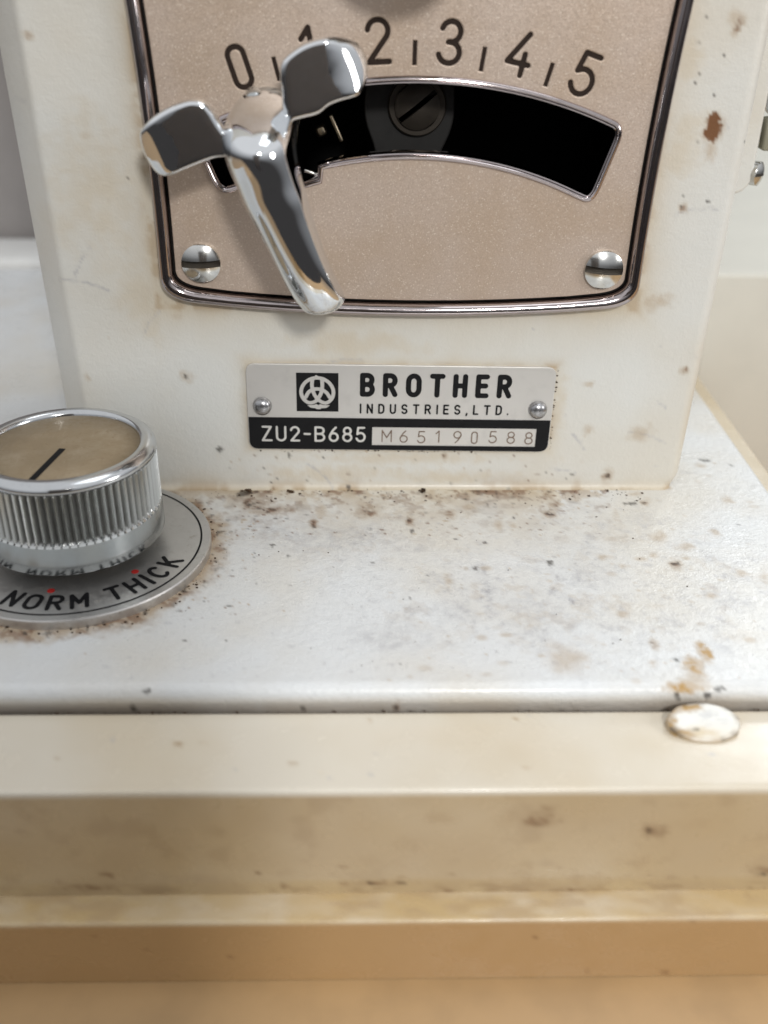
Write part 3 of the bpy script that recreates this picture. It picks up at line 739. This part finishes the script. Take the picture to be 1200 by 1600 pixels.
for (l, r_, yc, t) in ST:
    L_, R_ = Vector((l[0], yc, l[1])), Vector((r_[0], yc, r_[1])); c = (L_ + R_) / 2; a = (R_ - L_) / 2 * (1.0 if l[1] > 5.3 else 1.07)
    for i in range(n):
        q = 2 * math.pi * i / n
        cx, sx = math.cos(q), math.sin(q)
        e = 2 / 2.0
        u = math.copysign(abs(cx) ** e, cx); v = math.copysign(abs(sx) ** e, sx)
        V.append(tuple(c + a * u + Vector((0, -t * 1.18 * v, 0))))
k = len(ST)
for s_ in range(k - 1):
    for i in range(n):
        j = (i + 1) % n; F.append((s_ * n + i, s_ * n + j, (s_ + 1) * n + j, (s_ + 1) * n + i))
V.append((-1.92, -.86, 6.48)); V.append((-1.165, -1.315, 3.58))
for i in range(n):
    j = (i + 1) % n; F.append((k * n, j, i)); F.append((k * n + 1, (k - 1) * n + i, (k - 1) * n + j))
pm = fix_normals(pyd(V, F))
pad = link('lever_handle', pm, M_CHROME, lever, True)
m_ = pad.modifiers.new('s', 'SUBSURF'); m_.levels = 1; m_.render_levels = 2
LW = [(-3.568,5.973),(-3.49,6.061),(-3.355,6.19),(-3.148,6.312),(-2.932,6.394),(-2.778,6.426),(-2.662,6.396),(-2.578,6.311),(-2.51,6.182),(-2.43,6.05),(-2.30,5.92),(-2.30,5.72),(-2.505,5.72),(-2.64,5.683),(-2.796,5.624),(-2.987,5.552),(-3.149,5.476),(-3.293,5.44),(-3.412,5.48),(-3.519,5.631),(-3.57,5.809)]
RW = [(-1.667,6.864),(-1.567,6.965),(-1.383,7.085),(-1.201,7.145),(-1.021,7.171),(-.841,7.137),(-.685,7.073),(-.6,6.94),(-.56,6.806),(-.569,6.636),(-.649,6.497),(-.723,6.468),(-.908,6.426),(-1.069,6.366),(-1.145,6.296),(-1.22,6.248),(-1.433,6.2),(-1.60,6.16),(-1.66,6.30),(-1.66,6.512),(-1.68,6.672)]
def smooth_loop(lp, n=2):
    A = np.array(lp)
    for _ in range(n):
        B = np.empty((len(A) * 2, 2)); B[0::2] = .75 * A + .25 * np.roll(A, -1, 0); B[1::2] = .25 * A + .75 * np.roll(A, -1, 0); A = B
    return A
def wing(outline, yfront, thick, axis, curve, tip):
    """wing plate: outline in XZ, front face bulging along the wing axis, rolled edge"""
    A = smooth_loop(outline, 2); c = A.mean(0); ax = np.array(axis) / np.hypot(*axis)
    D = A - c; n = len(A); V = []; F = []
    rings = [(1.0, .50), (1.012, .30), (1.0, .14), (.965, .05), (.92, .012), (.86, .0), (.70, .0), (.45, .0), (.2, .0)]
    back = [(.97, .85), (.90, 1.0)]
    def yy(p):
        u = (p - c) @ ax
        u = u - tip
        return curve * (max(u, 0) ** 2)
    lay = []
    for s, d in list(reversed(back)) + rings:
        P = c + D * s; lay.append(len(V))
        for p in P: V.append((p[0], yfront + d * thick + yy(p), p[1]))
    for a, b in zip(lay[:-1], lay[1:]):
        for i in range(n):
            j = (i + 1) % n; F.append((a + i, a + j, b + j, b + i))
    V.append((c[0], yfront + yy(c), c[1])); V.append((c[0], yfront + thick + yy(c), c[1]))
    for i in range(n):
        j = (i + 1) % n; F.append((lay[-1] + i, lay[-1] + j, len(V) - 2)); F.append((lay[0] + j, lay[0] + i, len(V) - 1))
    return fix_normals(pyd(V, F))
link('wing', wing(LW, -1.42, .42, (-.93, -.36), 1.5, .24), M_CHROME, lever, True)
link('wing', wing(RW, -1.42, .42, (.93, .36), 1.5, .16), M_CHROME, lever, True)
# neck into the slot and pointer nub with its red line
nk = lathe([(.42, 0), (.42, .9), (.36, 1.5)], 32)
o = link('lever_neck', nk, M_SATIN, lever, True); o.location = (-1.93, -.75, 6.0); o.rotation_euler = (R(-90), 0, 0)
pt = box((.26, .36, .42), .12, 5)
o = link('pointer', pt, M_SATIN, lever, True, 'small pointer with a red mark'); o.location = (-2.03, -.88, 6.30); o.rotation_euler = (R(12), R(-17), 0)
o2 = link('red_line', box((.07, .012, .20), .004), M_RED, o, False); o2.location = (-.03, -.183, .05)

# ---- name plate
plate_out = round_poly([(-2.5, -.76), (2.5, -.76), (2.5, .76), (-2.5, .76)], [.16] * 4, 6)
npl = link('name_plate', upright(curve_fill([plate_out], .018, .008, 1), -.026), M_PLATE, machine, False, 'riveted aluminium maker plate with black printing', (0, 0, 1.499), LEAN)
YF = -.056
band = round_poly([(-2.488, -.748), (2.488, -.748), (2.488, -.172), (-2.488, -.172)], [.15, .15, 0, 0], 6)
band = [p for i, p in enumerate(band)]
boxo = [(-.457, -.66), (2.27, -.66), (2.27, -.33), (-.457, -.33)]
link('black_band', upright(curve_fill([band, boxo], .0015), YF), M_BLACK, npl, False)
link('maker_name', upright(curve_fill(text_loops('BROTHER', -.668, 1.80, .213, .415, .205, .86), .0015), YF), M_BLACK, npl, False, 'bold black lettering BROTHER')
link('maker_line', upright(curve_fill(text_loops('INDUSTRIES,LTD.', -.668, 1.78, -.088, .178, .165, .95), .0015), YF), M_BLACK, npl, False, 'small black lettering INDUSTRIES, LTD.')
link('model_number', upright(curve_fill(text_loops('ZU2-B685', -2.285, -.562, -.608, .283, .13, 1.04), .0015), YF - .004), M_PALE, npl, False, 'pale lettering ZU2-B685')
for c_, cx in zip('M65190588', np.linspace(-.30, 2.085, 9)):
    w_, lp_ = glyph(c_, .085, 1.12)
    link('serial_digit' if c_ != 'M' else 'serial_letter', upright(curve_fill([[(cx + px * .225, -.61 + pz * .225 - .008 * math.sin(cx * 7)) for px, pz in l_] for l_ in lp_], .0015), YF), M_GREYINK, npl, False, f'thin stamped {c_}')
def em(px, py): return (-1.355 + (px - 497.5) / 725 * .68, .28 - (py - 460) / 680 * .674)
def catmull(P, n=8, closed=False):
    P = [np.array(p, float) for p in P]; out = []
    N = len(P)
    for i in range(N if closed else N - 1):
        p0 = P[(i - 1) % N] if closed or i > 0 else P[0]; p1 = P[i]; p2 = P[(i + 1) % N]; p3 = P[(i + 2) % N] if closed or i + 2 < N else P[-1]
        for k in range(n):
            t = k / n
            out.append(tuple(.5 * (2 * p1 + (p2 - p0) * t + (2 * p0 - 5 * p1 + 4 * p2 - p3) * t * t + (3 * p1 - p0 - 3 * p2 + p3) * t ** 3)))
    out.append(tuple(P[0] if closed else P[-1])); return out
lo = catmull([(495, 205), (400, 220), (300, 280), (235, 370), (217, 470), (250, 570), (330, 640), (420, 640), (505, 590)])
hi = catmull([(495, 205), (590, 220), (690, 280), (755, 370), (775, 470), (745, 570), (670, 640), (590, 640), (505, 590)])
s1 = catmull([(415, 230), (405, 330), (420, 430), (455, 520), (520, 600)]); s2_ = catmull([(575, 230), (583, 330), (572, 430), (540, 520), (480, 600)])
ar = catmull([(298, 545), (345, 460), (420, 412), (495, 400), (570, 412), (650, 460), (708, 545)])
leaf = [(310, 686), (430, 684), (478, 666), (510, 690), (545, 668), (600, 684), (720, 686), (650, 738), (560, 745), (548, 762), (478, 762), (460, 744), (380, 738)]
peak = [(430, 200), (475, 152), (500, 165), (560, 200), (500, 240)]
cv = lambda L: [em(*p) for p in L]
emb = sdf_loops([cv(l) for l in (lo, hi, s1, s2_, ar)], 33 / 725 * .68, .006, [cv(leaf), cv(peak)])
sq = [em(135, 120), em(860, 120), em(860, 800), em(135, 800)]
link('emblem', upright(curve_fill([sq] + emb, .0015), YF), M_BLACK, npl, False, 'black square with a pale three-loop emblem')
rv = lathe([(.155, 0), (.152, .03), (.135, .075), (.10, .105), (.05, .12), (.004, .124)], 32)
for (rx, rz) in ((-2.253, .029), (2.254, .02)):
    o = link('rivet', rv, M_RIVET, npl, True); o.location = (rx, -.05, rz); o.rotation_euler = (R(90), 0, 0)

# ---- dial plate and knurled knob on the bed
ZD = .15
dial = empty('dial_plate', (KX, KY, 0)); dial.parent = machine; dial['label'] = 'round metal plate lettered NORM and THICK under the knob'
M_DISC = worn_metal('dial_aluminium', (0.56, 0.545, 0.525), (0.66, 0.645, 0.62), (0.36, 0.30, 0.235), 0.34, 0.8)
link('disc', sharpen(lathe([(2.0, -.02), (2.0, ZD - .02), (1.985, ZD), (.02, ZD)], 128), 30), M_DISC, dial, True)
def ring_loop(r, n=128): return [(r * math.cos(2 * math.pi * i / n), r * math.sin(2 * math.pi * i / n)) for i in range(n)]
def flat(me, z):
    for v in me.vertices: v.co.z += z
    return me
link('border_line', flat(curve_fill([ring_loop(1.868), ring_loop(1.838)], .001), ZD + .003), M_BLACK, dial, False)
def round_word(txt, centre, step, r, h, wt=.17):
    n = len(txt); out = []
    ws = [glyph(c, wt, 1.0)[0] for c in txt]
    tot = sum(ws) * h + step * (n - 1); a = -tot / 2
    for c, w in zip(txt, ws):
        mid = a + w * h / 2; a += w * h + step
        th = R(centre) + mid / r
        ux, uy = -math.sin(th), math.cos(th)        # reading direction, counter-clockwise at the front
        vx, vy = -math.cos(th), -math.sin(th)       # letter tops point to the hub
        for lp in glyph(c, wt, 1.0)[1]:
            out.append([(r * math.cos(th) + (px - w / 2) * h * ux + (py - .5) * h * vx, r * math.sin(th) + (px - w / 2) * h * uy + (py - .5) * h * vy) for px, py in lp])
    return out
for wd, ce in (('THIN', -148), ('NORM', -93.5), ('THICK', -39)):
    link('dial_word', flat(curve_fill(round_word(wd, ce, .075, 1.565, .37), .001), ZD + .003), M_BLACK, dial, False, f'black lettering {wd}')
for ce in (-149, -94, -38):
    o = link('red_dot', flat(curve_fill([ring_loop(.055, 20)], .001), ZD + .003), M_RED, dial, False); o.location = (1.275 * math.cos(R(ce)), 1.275 * math.sin(R(ce)), 0)
knob = empty('tension_knob', (KX, KY, 0)); knob.parent = machine; knob['label'] = 'knurled metal knob with a tan cap and one black line'
link('knob_shaft', lathe([(.85, ZD), (.85, .45)], 48), M_OILED, knob, True)
sk = lathe([(.9, .42), (1.26, .42), (1.315, .435), (1.325, .46), (1.322, .60), (1.318, .80), (1.318, .868)], 128, None, False, False)
link('knob_skirt', sharpen(sk, 30), M_SKIRT, knob, True, 'smooth shiny lower skirt of the knob')
NK = 72
KZ = [.868, .90, .93, .96, 1.0, 1.2, 1.45, 1.60, 1.64, 1.67, 1.71]
def kr(k, i, r):
    tri = abs(i % 8 - 4) / 4.0                       # 1 in the groove
    return r - min(.085 * tri, 1.0 * (KZ[k] - .868), 1.2 * (1.712 - KZ[k]))
kn = lathe([(1.318, z_) for z_ in KZ], NK * 8, kr, False, False)
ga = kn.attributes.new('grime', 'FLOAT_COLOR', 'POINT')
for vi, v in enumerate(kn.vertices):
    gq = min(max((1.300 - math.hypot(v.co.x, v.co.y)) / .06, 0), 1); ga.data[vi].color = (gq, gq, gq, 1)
link('knurled_grip', sharpen(kn, 18), M_GRIP, knob, True, 'grooved grip ring')
rm = lathe([(1.22, 1.705), (1.312, 1.712), (1.322, 1.735), (1.320, 1.765), (1.295, 1.81), (1.22, 1.86), (1.15, 1.868), (1.105, 1.845), (1.085, 1.80), (1.08, 1.76)], 128, None, False, False)
link('knob_rim', sharpen(rm, 50), M_RIM, knob, True, 'bright rounded rim')
cap = link('knob_cap', lathe([(1.09, 1.76), (1.085, 1.787), (.5, 1.789), (.02, 1.789)], 96, None, False, True), M_TANCAP, knob, True, 'tan anodised cap with a black index line')
ix = link('index_line', box((.095, .98, .004), 0), M_BLACK, cap, False)
ix.location = (-.085, -.535, 1.7925); ix.rotation_euler = (0, 0, R(-11))

# ---- selector knob above the scale (only its shadow reaches the picture)
ub = lathe([(.9, 0), (.94, .08), (.94, 1.7), (.85, 1.8), (.02, 1.82)], 64)
o = link('upper_knob', sharpen(ub, 35), M_SATIN, machine, True, 'round knob just above the top of the picture'); o.location = (.05, YP, 8.97); o.rotation_euler = (R(90), 0, 0)

# ---- bracket on the right side, behind the pillar
br = empty('thread_bracket', (0, 0, 0)); br.parent = machine; br['label'] = 'small beige bracket out of focus behind the right edge of the pillar'
pl = round_poly([(4.9, 4.42), (5.86, 4.42), (6.02, 4.62), (6.06, 11.0), (4.9, 11.0)], .15, 4)
link('bracket_plate', upright(curve_fill([pl], .25, .05, 2), 2.7), M_PIL, br, False)
bs = dome_screw(.20, .14, .05, .06)
o = link('bracket_screw', bs, M_SCREW, br, True); bs.materials.append(M_OILED); o.location = (6.10, 2.55, 4.74); o.rotation_euler = (R(90), 0, R(50))
link('bracket_clip', box((.5, .3, .52), .04, 2, (6.36, 2.6, 5.38)), M_OLIVE, br, True)
link('bracket_tip', box((.5, .3, .9), .10, 3, (6.36, 2.62, 6.12)), M_CHROME, br, True)

# ================================================================== TRAY (stepped base in front and to the right)
tray = empty('machine_tray', (0, -6, -3), label='yellowed cream stepped tray that holds the machine bed', category='tray')
tray.location = (0, 0, 0)
xs = np.concatenate([np.arange(-7.5, 6.8, 0.06)])
def rnd(p0, corner, p1, n=6):
    a, c, b = map(np.array, (p0, corner, p1)); return [tuple((1 - t) ** 2 * a + 2 * t * (1 - t) * c + t * t * b) for t in np.linspace(0, 1, n)]
def dense(a, b, step=.05):
    n = max(int(math.hypot(b[0] - a[0], b[1] - a[1]) / step), 1); return [(a[0] + (b[0] - a[0]) * t, a[1] + (b[1] - a[1]) * t) for t in np.linspace(0, 1, n + 1)]
def chain(pts, rad):
    P = [tuple(pts[0])]
    for i in range(1, len(pts) - 1):
        p, a, b = np.array(pts[i]), np.array(pts[i - 1]), np.array(pts[i + 1])
        u = (a - p) / np.linalg.norm(a - p); v = (b - p) / np.linalg.norm(b - p)
        P += dense(P[-1], tuple(p + u * rad[i - 1]))[1:]
        P += rnd(tuple(p + u * rad[i - 1]), tuple(p), tuple(p + v * rad[i - 1]))[1:]
    P += dense(P[-1], tuple(pts[-1]))[1:]
    return np.array(P)
def profile_part(name, pts, rad, mat, label, stainer):
    p = chain(pts, rad)
    rows = [np.column_stack([np.full(len(p), x), p[:, 0], p[:, 1]]) for x in xs]
    V, F = extrude_sheet(xs, rows)
    me = grid_mesh(V, F)
    st = Stain(V[:, 0], -V[:, 1] * 0 + V[:, 2] - (V[:, 1] + 6.7) * 1.0)
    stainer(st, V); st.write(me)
    return link(name, me, mat, tray, True, label)
def stain_shade_upper(st, V):
    x, y, z = V.T
    fz = z < -.42
    st.put('y', fz * (.45 + .45 * fbm(x, z, .6, 301)))  # shade of the front face put into its yellow tint, with some yellowing
    st.put('t', fz * (.10 + .22 * sstep(.35, .65, fbm(x, z, .5, 303)))); st.put('t', fz * sstep(-1.55, -2.1, z) * .6 * sstep(.30, .65, fbm(x, z, 1.2, 302)))  # overall tan darkens the face as painted shade; the lower band is grime
    st.put('y', fz * sstep(-1.6, -1.95, z) * .9)
    v = z - (y + 6.7)
    L = [(1.45, -.80, .30, .20, 'r'), (-.5, -1.55, .5, .2, 't'), (3.4, -.9, .5, .2, 't'), (-2.5, -1.85, .7, .15, 't'), (2.2, -1.85, .9, .10, 't'), (1.35, -.85, .5, .22, 't'), (2.9, -1.05, .16, .14, 'r'), (4.3, -1.6, .2, .2, 't'), (4.4, -1.75, .25, .12, 'r'), (-.1, -1.3, .4, .25, 't'), (-1.0, -1.75, .6, .12, 't'), (-3.6, -1.8, .8, .14, 't'), (-3.9, -1.95, .4, .08, 'r'), (-.4, -1.92, .5, .05, 'r'), (.5, -1.9, .3, .05, 't'), (-1.6, -1.7, .3, .15, 't'), (.25, -.8, .3, .15, 't'), (3.2, -.6, .3, .1, 't')]
    st2 = Stain(x, z); st2.blobs(L, 320)
    for k in st.ch: st.ch[k] = np.maximum(st.ch[k], np.clip(st2.ch[k] * .85, 0, .9) * fz)
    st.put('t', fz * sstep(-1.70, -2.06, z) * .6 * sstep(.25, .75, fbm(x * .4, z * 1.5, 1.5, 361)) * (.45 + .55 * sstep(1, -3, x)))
    st.put('r', fz * sstep(-1.85, -2.06, z) * .3 * sstep(.52, .72, fbm(x, z * 2, 3.0, 362)))
    st.put('t', fz * .22 * sstep(.45, .8, fbm(x * .5, z, 1.1, 363)))
    st.put('r', fz * .14 * sstep(.58, .76, fbm(x, z, 2.2, 364)))
    st3 = Stain(x, y); st3.specks(26, (-6, 5), (-6.7, -5.3), .02, .06, 'tg', 330)
    st3.put('t', sstep(-5.42, -5.30, y) * .5 * sstep(.3, .6, fbm(x, y, 2, 331)))
    for k in st.ch: st.ch[k] = np.maximum(st.ch[k], st3.ch[k] * (~fz))
    st4 = Stain(x, z); st4.specks(60, (-6, 5), (-2.1, -1.6), .02, .07, 'trt', 340)
    for k in st.ch: st.ch[k] = np.maximum(st.ch[k], st4.ch[k] * fz)
def stain_lower(st, V):
    x, y, z = V.T
    face = sstep(-2.11, -2.17, z)
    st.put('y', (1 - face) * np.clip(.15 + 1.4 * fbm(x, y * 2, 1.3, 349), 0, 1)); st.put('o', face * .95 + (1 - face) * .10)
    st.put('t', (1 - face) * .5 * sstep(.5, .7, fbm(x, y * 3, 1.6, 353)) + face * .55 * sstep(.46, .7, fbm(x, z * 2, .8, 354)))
    st2 = Stain(x, y * 1.0 + z); st2.specks(34, (-6, 5), (-11, -8.5), .02, .05, 'tr', 350, .8)
    for k in st.ch: st.ch[k] = np.maximum(st.ch[k], st2.ch[k])
profile_part('upper_step', [(-5.345, -.60), (-5.345, -.35), (-6.715, -.35), (-6.715, -2.12)], [.03, .06], M_TRAY, 'upper cream step with brown smudges and shade tinted into its front', stain_shade_upper)
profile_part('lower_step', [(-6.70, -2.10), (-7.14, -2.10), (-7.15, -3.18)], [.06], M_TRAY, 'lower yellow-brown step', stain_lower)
# side rim of the tray along the right of the bed
rimp = chain([(6.345, -.5), (6.345, -.07), (6.66, -.07), (6.66, -3.2)], [.03, .06])
ys = np.linspace(-6.6, 13, 60)
rows = [np.column_stack([rimp[:, 0], np.full(len(rimp), y), rimp[:, 1]]) for y in ys]
V, F = extrude_sheet(ys, rows); me = grid_mesh(V, F); s_ = Stain(V[:, 0], V[:, 1]); s_.put('y', .35 + 0 * V[:, 0]); s_.write(me); fix_normals(me)
link('side_rim', me, M_TRAY, tray, True, 'cream rim along the right side of the bed')
# round plug set into the joint of bed and tray
pc = lathe([(.470, -.5), (.470, .02), (.463, .038), (.445, .052), (.36, .060), (.16, .064), (.02, .065)], 64, lambda k, i, r: r * (1 + .012 * math.sin(i * .9) + .01 * math.sin(i * .37 + 1)))
b = bmesh.new(); b.from_mesh(pc); bmesh.ops.subdivide_edges(b, edges=[e for e in b.edges if e.calc_length() > .1], cuts=5, use_grid_fill=True); b.to_mesh(pc); b.free()
A = np.array([v.co for v in pc.vertices]); sp = Stain(A[:, 0], A[:, 1]); rr_ = np.hypot(A[:, 0], A[:, 1]); an = np.arctan2(A[:, 1], A[:, 0])
sp.blobs([(-.30, .32, .24, .14, 't'), (-.26, .34, .22, .12, 'o'), (-.12, -.18, .07, .08, 'd'), (-.34, -.30, .15, .14, 'o'), (-.42, .05, .07, .3, 'o'), (-.05, -.26, .2, .12, 'y'), (.1, .1, .2, .2, 'g')], 360)
edge_ = sstep(.43, .462, rr_); edge_ = edge_ * (A[:, 2] > .025); sp.put('t', edge_ * .8); sp.put('d', edge_ * sstep(.45, .6, fbm(A[:, 0], A[:, 1], 4, 365)) * .8); sp.put('t', (A[:, 2] < .03) * .7)
sp.write(pc)
o = link('plug_cap', sharpen(pc, 40), M_CAP, tray, True, 'round white plug in the joint, chipped and rusty at its rim'); o.location = (3.665, -5.665, -.285); o.scale = (1, .615, 1); o.rotation_euler = (R(17), 0, 0)

# ================================================================== SURROUNDINGS
tb = link('table', box((90, 61, 3), .2, 2, (0, 17.3, -4.69)), M_TABLE, None, True); tb['kind'] = 'structure'
wl = link('wall', box((160, 2, 70), .1, 1, (0, 46, 28)), M_BOX, None, False); wl['kind'] = 'structure'
pn = link('partition', box((24, 1.6, 34), .3, 2, (-17.5, 15.9, 13.8)), M_WALL, None, True)
pn['label'] = 'mauve grey upright panel out of focus behind the left of the machine'; pn['category'] = 'panel'
lg = link('ledge', box((24, 2.4, 3.4), .30, 3, (-17.5, 13.75, -1.49)), M_LEDGE, None, True)
lg['label'] = 'white rounded ledge out of focus below the mauve grey panel'; lg['category'] = 'ledge'
cb = link('cabinet', box((16, 30, 5.24), .12, 3, (14.73, 20.6, -.56)), M_CREAM, None, True)
cb['label'] = 'pale cream box out of focus behind the right of the machine'; cb['category'] = 'box'
# the phone that takes the picture: seen as the dark shape mirrored in the chrome
ph = empty('phone', label='dark phone held in front of the machine, seen mirrored in the chrome lever', category='phone')
pmx = Matrix((rt, up, -fw)).transposed().to_4x4(); pmx.translation = co.matrix_world.translation - fw * 0.75
ph.matrix_world = pmx
pb = bpy.data.meshes.new('mesh')
link('phone_body', box((7.4, 16.0, .82), .30, 4, (-2.3, -6.3, -.05)), M_PHONE, ph, True)
ring = lathe([(.62, 0), (.62, .10), (.56, .12), (.42, .12), (.42, .0)], 48, None, False, False)
link('lens_ring', sharpen(ring, 40), M_SATIN, ph, True, None, (0, 0, .36))
# loose crumbs of dirt and rust lying in the joint, round the dial and under the bed edge
rs = np.random.RandomState(3); b = bmesh.new()
def crumb(x, y, z, r):
    q = bmesh.ops.create_icosphere(b, subdivisions=1, radius=r)['verts']
    for v in q: v.co = Vector((x, y, z)) + Vector((v.co.x * rs.uniform(.7, 1.6), v.co.y * rs.uniform(.7, 1.3), v.co.z * rs.uniform(.5, 1.0)))
for q in range(120): crumb(rs.uniform(-3.2, 4.2), -.05 - abs(rs.normal(0, .25)), .004, .006 + .020 * rs.rand() ** 3)
for q in range(70):
    a_ = rs.uniform(R(-110), R(60)); rr_ = 2.0 + abs(rs.normal(0, .10)); crumb(KX + rr_ * math.cos(a_), KY + rr_ * math.sin(a_), .004, .006 + .018 * rs.rand() ** 2)

for q in range(50): crumb(rs.uniform(-2.5, 2.5), -.012, .715 + rs.normal(0, .012), .006 + .014 * rs.rand() ** 2)
for q in range(30): crumb(2.53 + rs.normal(0, .012), -.012, rs.uniform(.75, 2.2), .006 + .012 * rs.rand() ** 2)
for q in range(60): crumb(rs.uniform(-4.5, 5.5), rs.uniform(-4.9, -.2), .003, .005 + .010 * rs.rand() ** 2)
for q in range(40): crumb(rs.uniform(-5, 5), -5.335, -.345, .008 + .016 * rs.rand() ** 2)
for cx_, cz_, n_ in ((-2.55, .02, 8), (.38, .03, 6), (-1.85, .0, 4)):
    for q in range(n_): crumb(cx_ + rs.normal(0, .05), -.12 - abs(rs.normal(0, .04)), cz_ + .02 * rs.rand(), .014 + .022 * rs.rand())
cm = bpy.data.meshes.new('mesh'); b.to_mesh(cm); b.free()
o = link('dirt_crumbs', cm, M_CRUMB, machine, False, 'dark crumbs of dirt and rust caught in the joints'); o['kind'] = 'stuff'
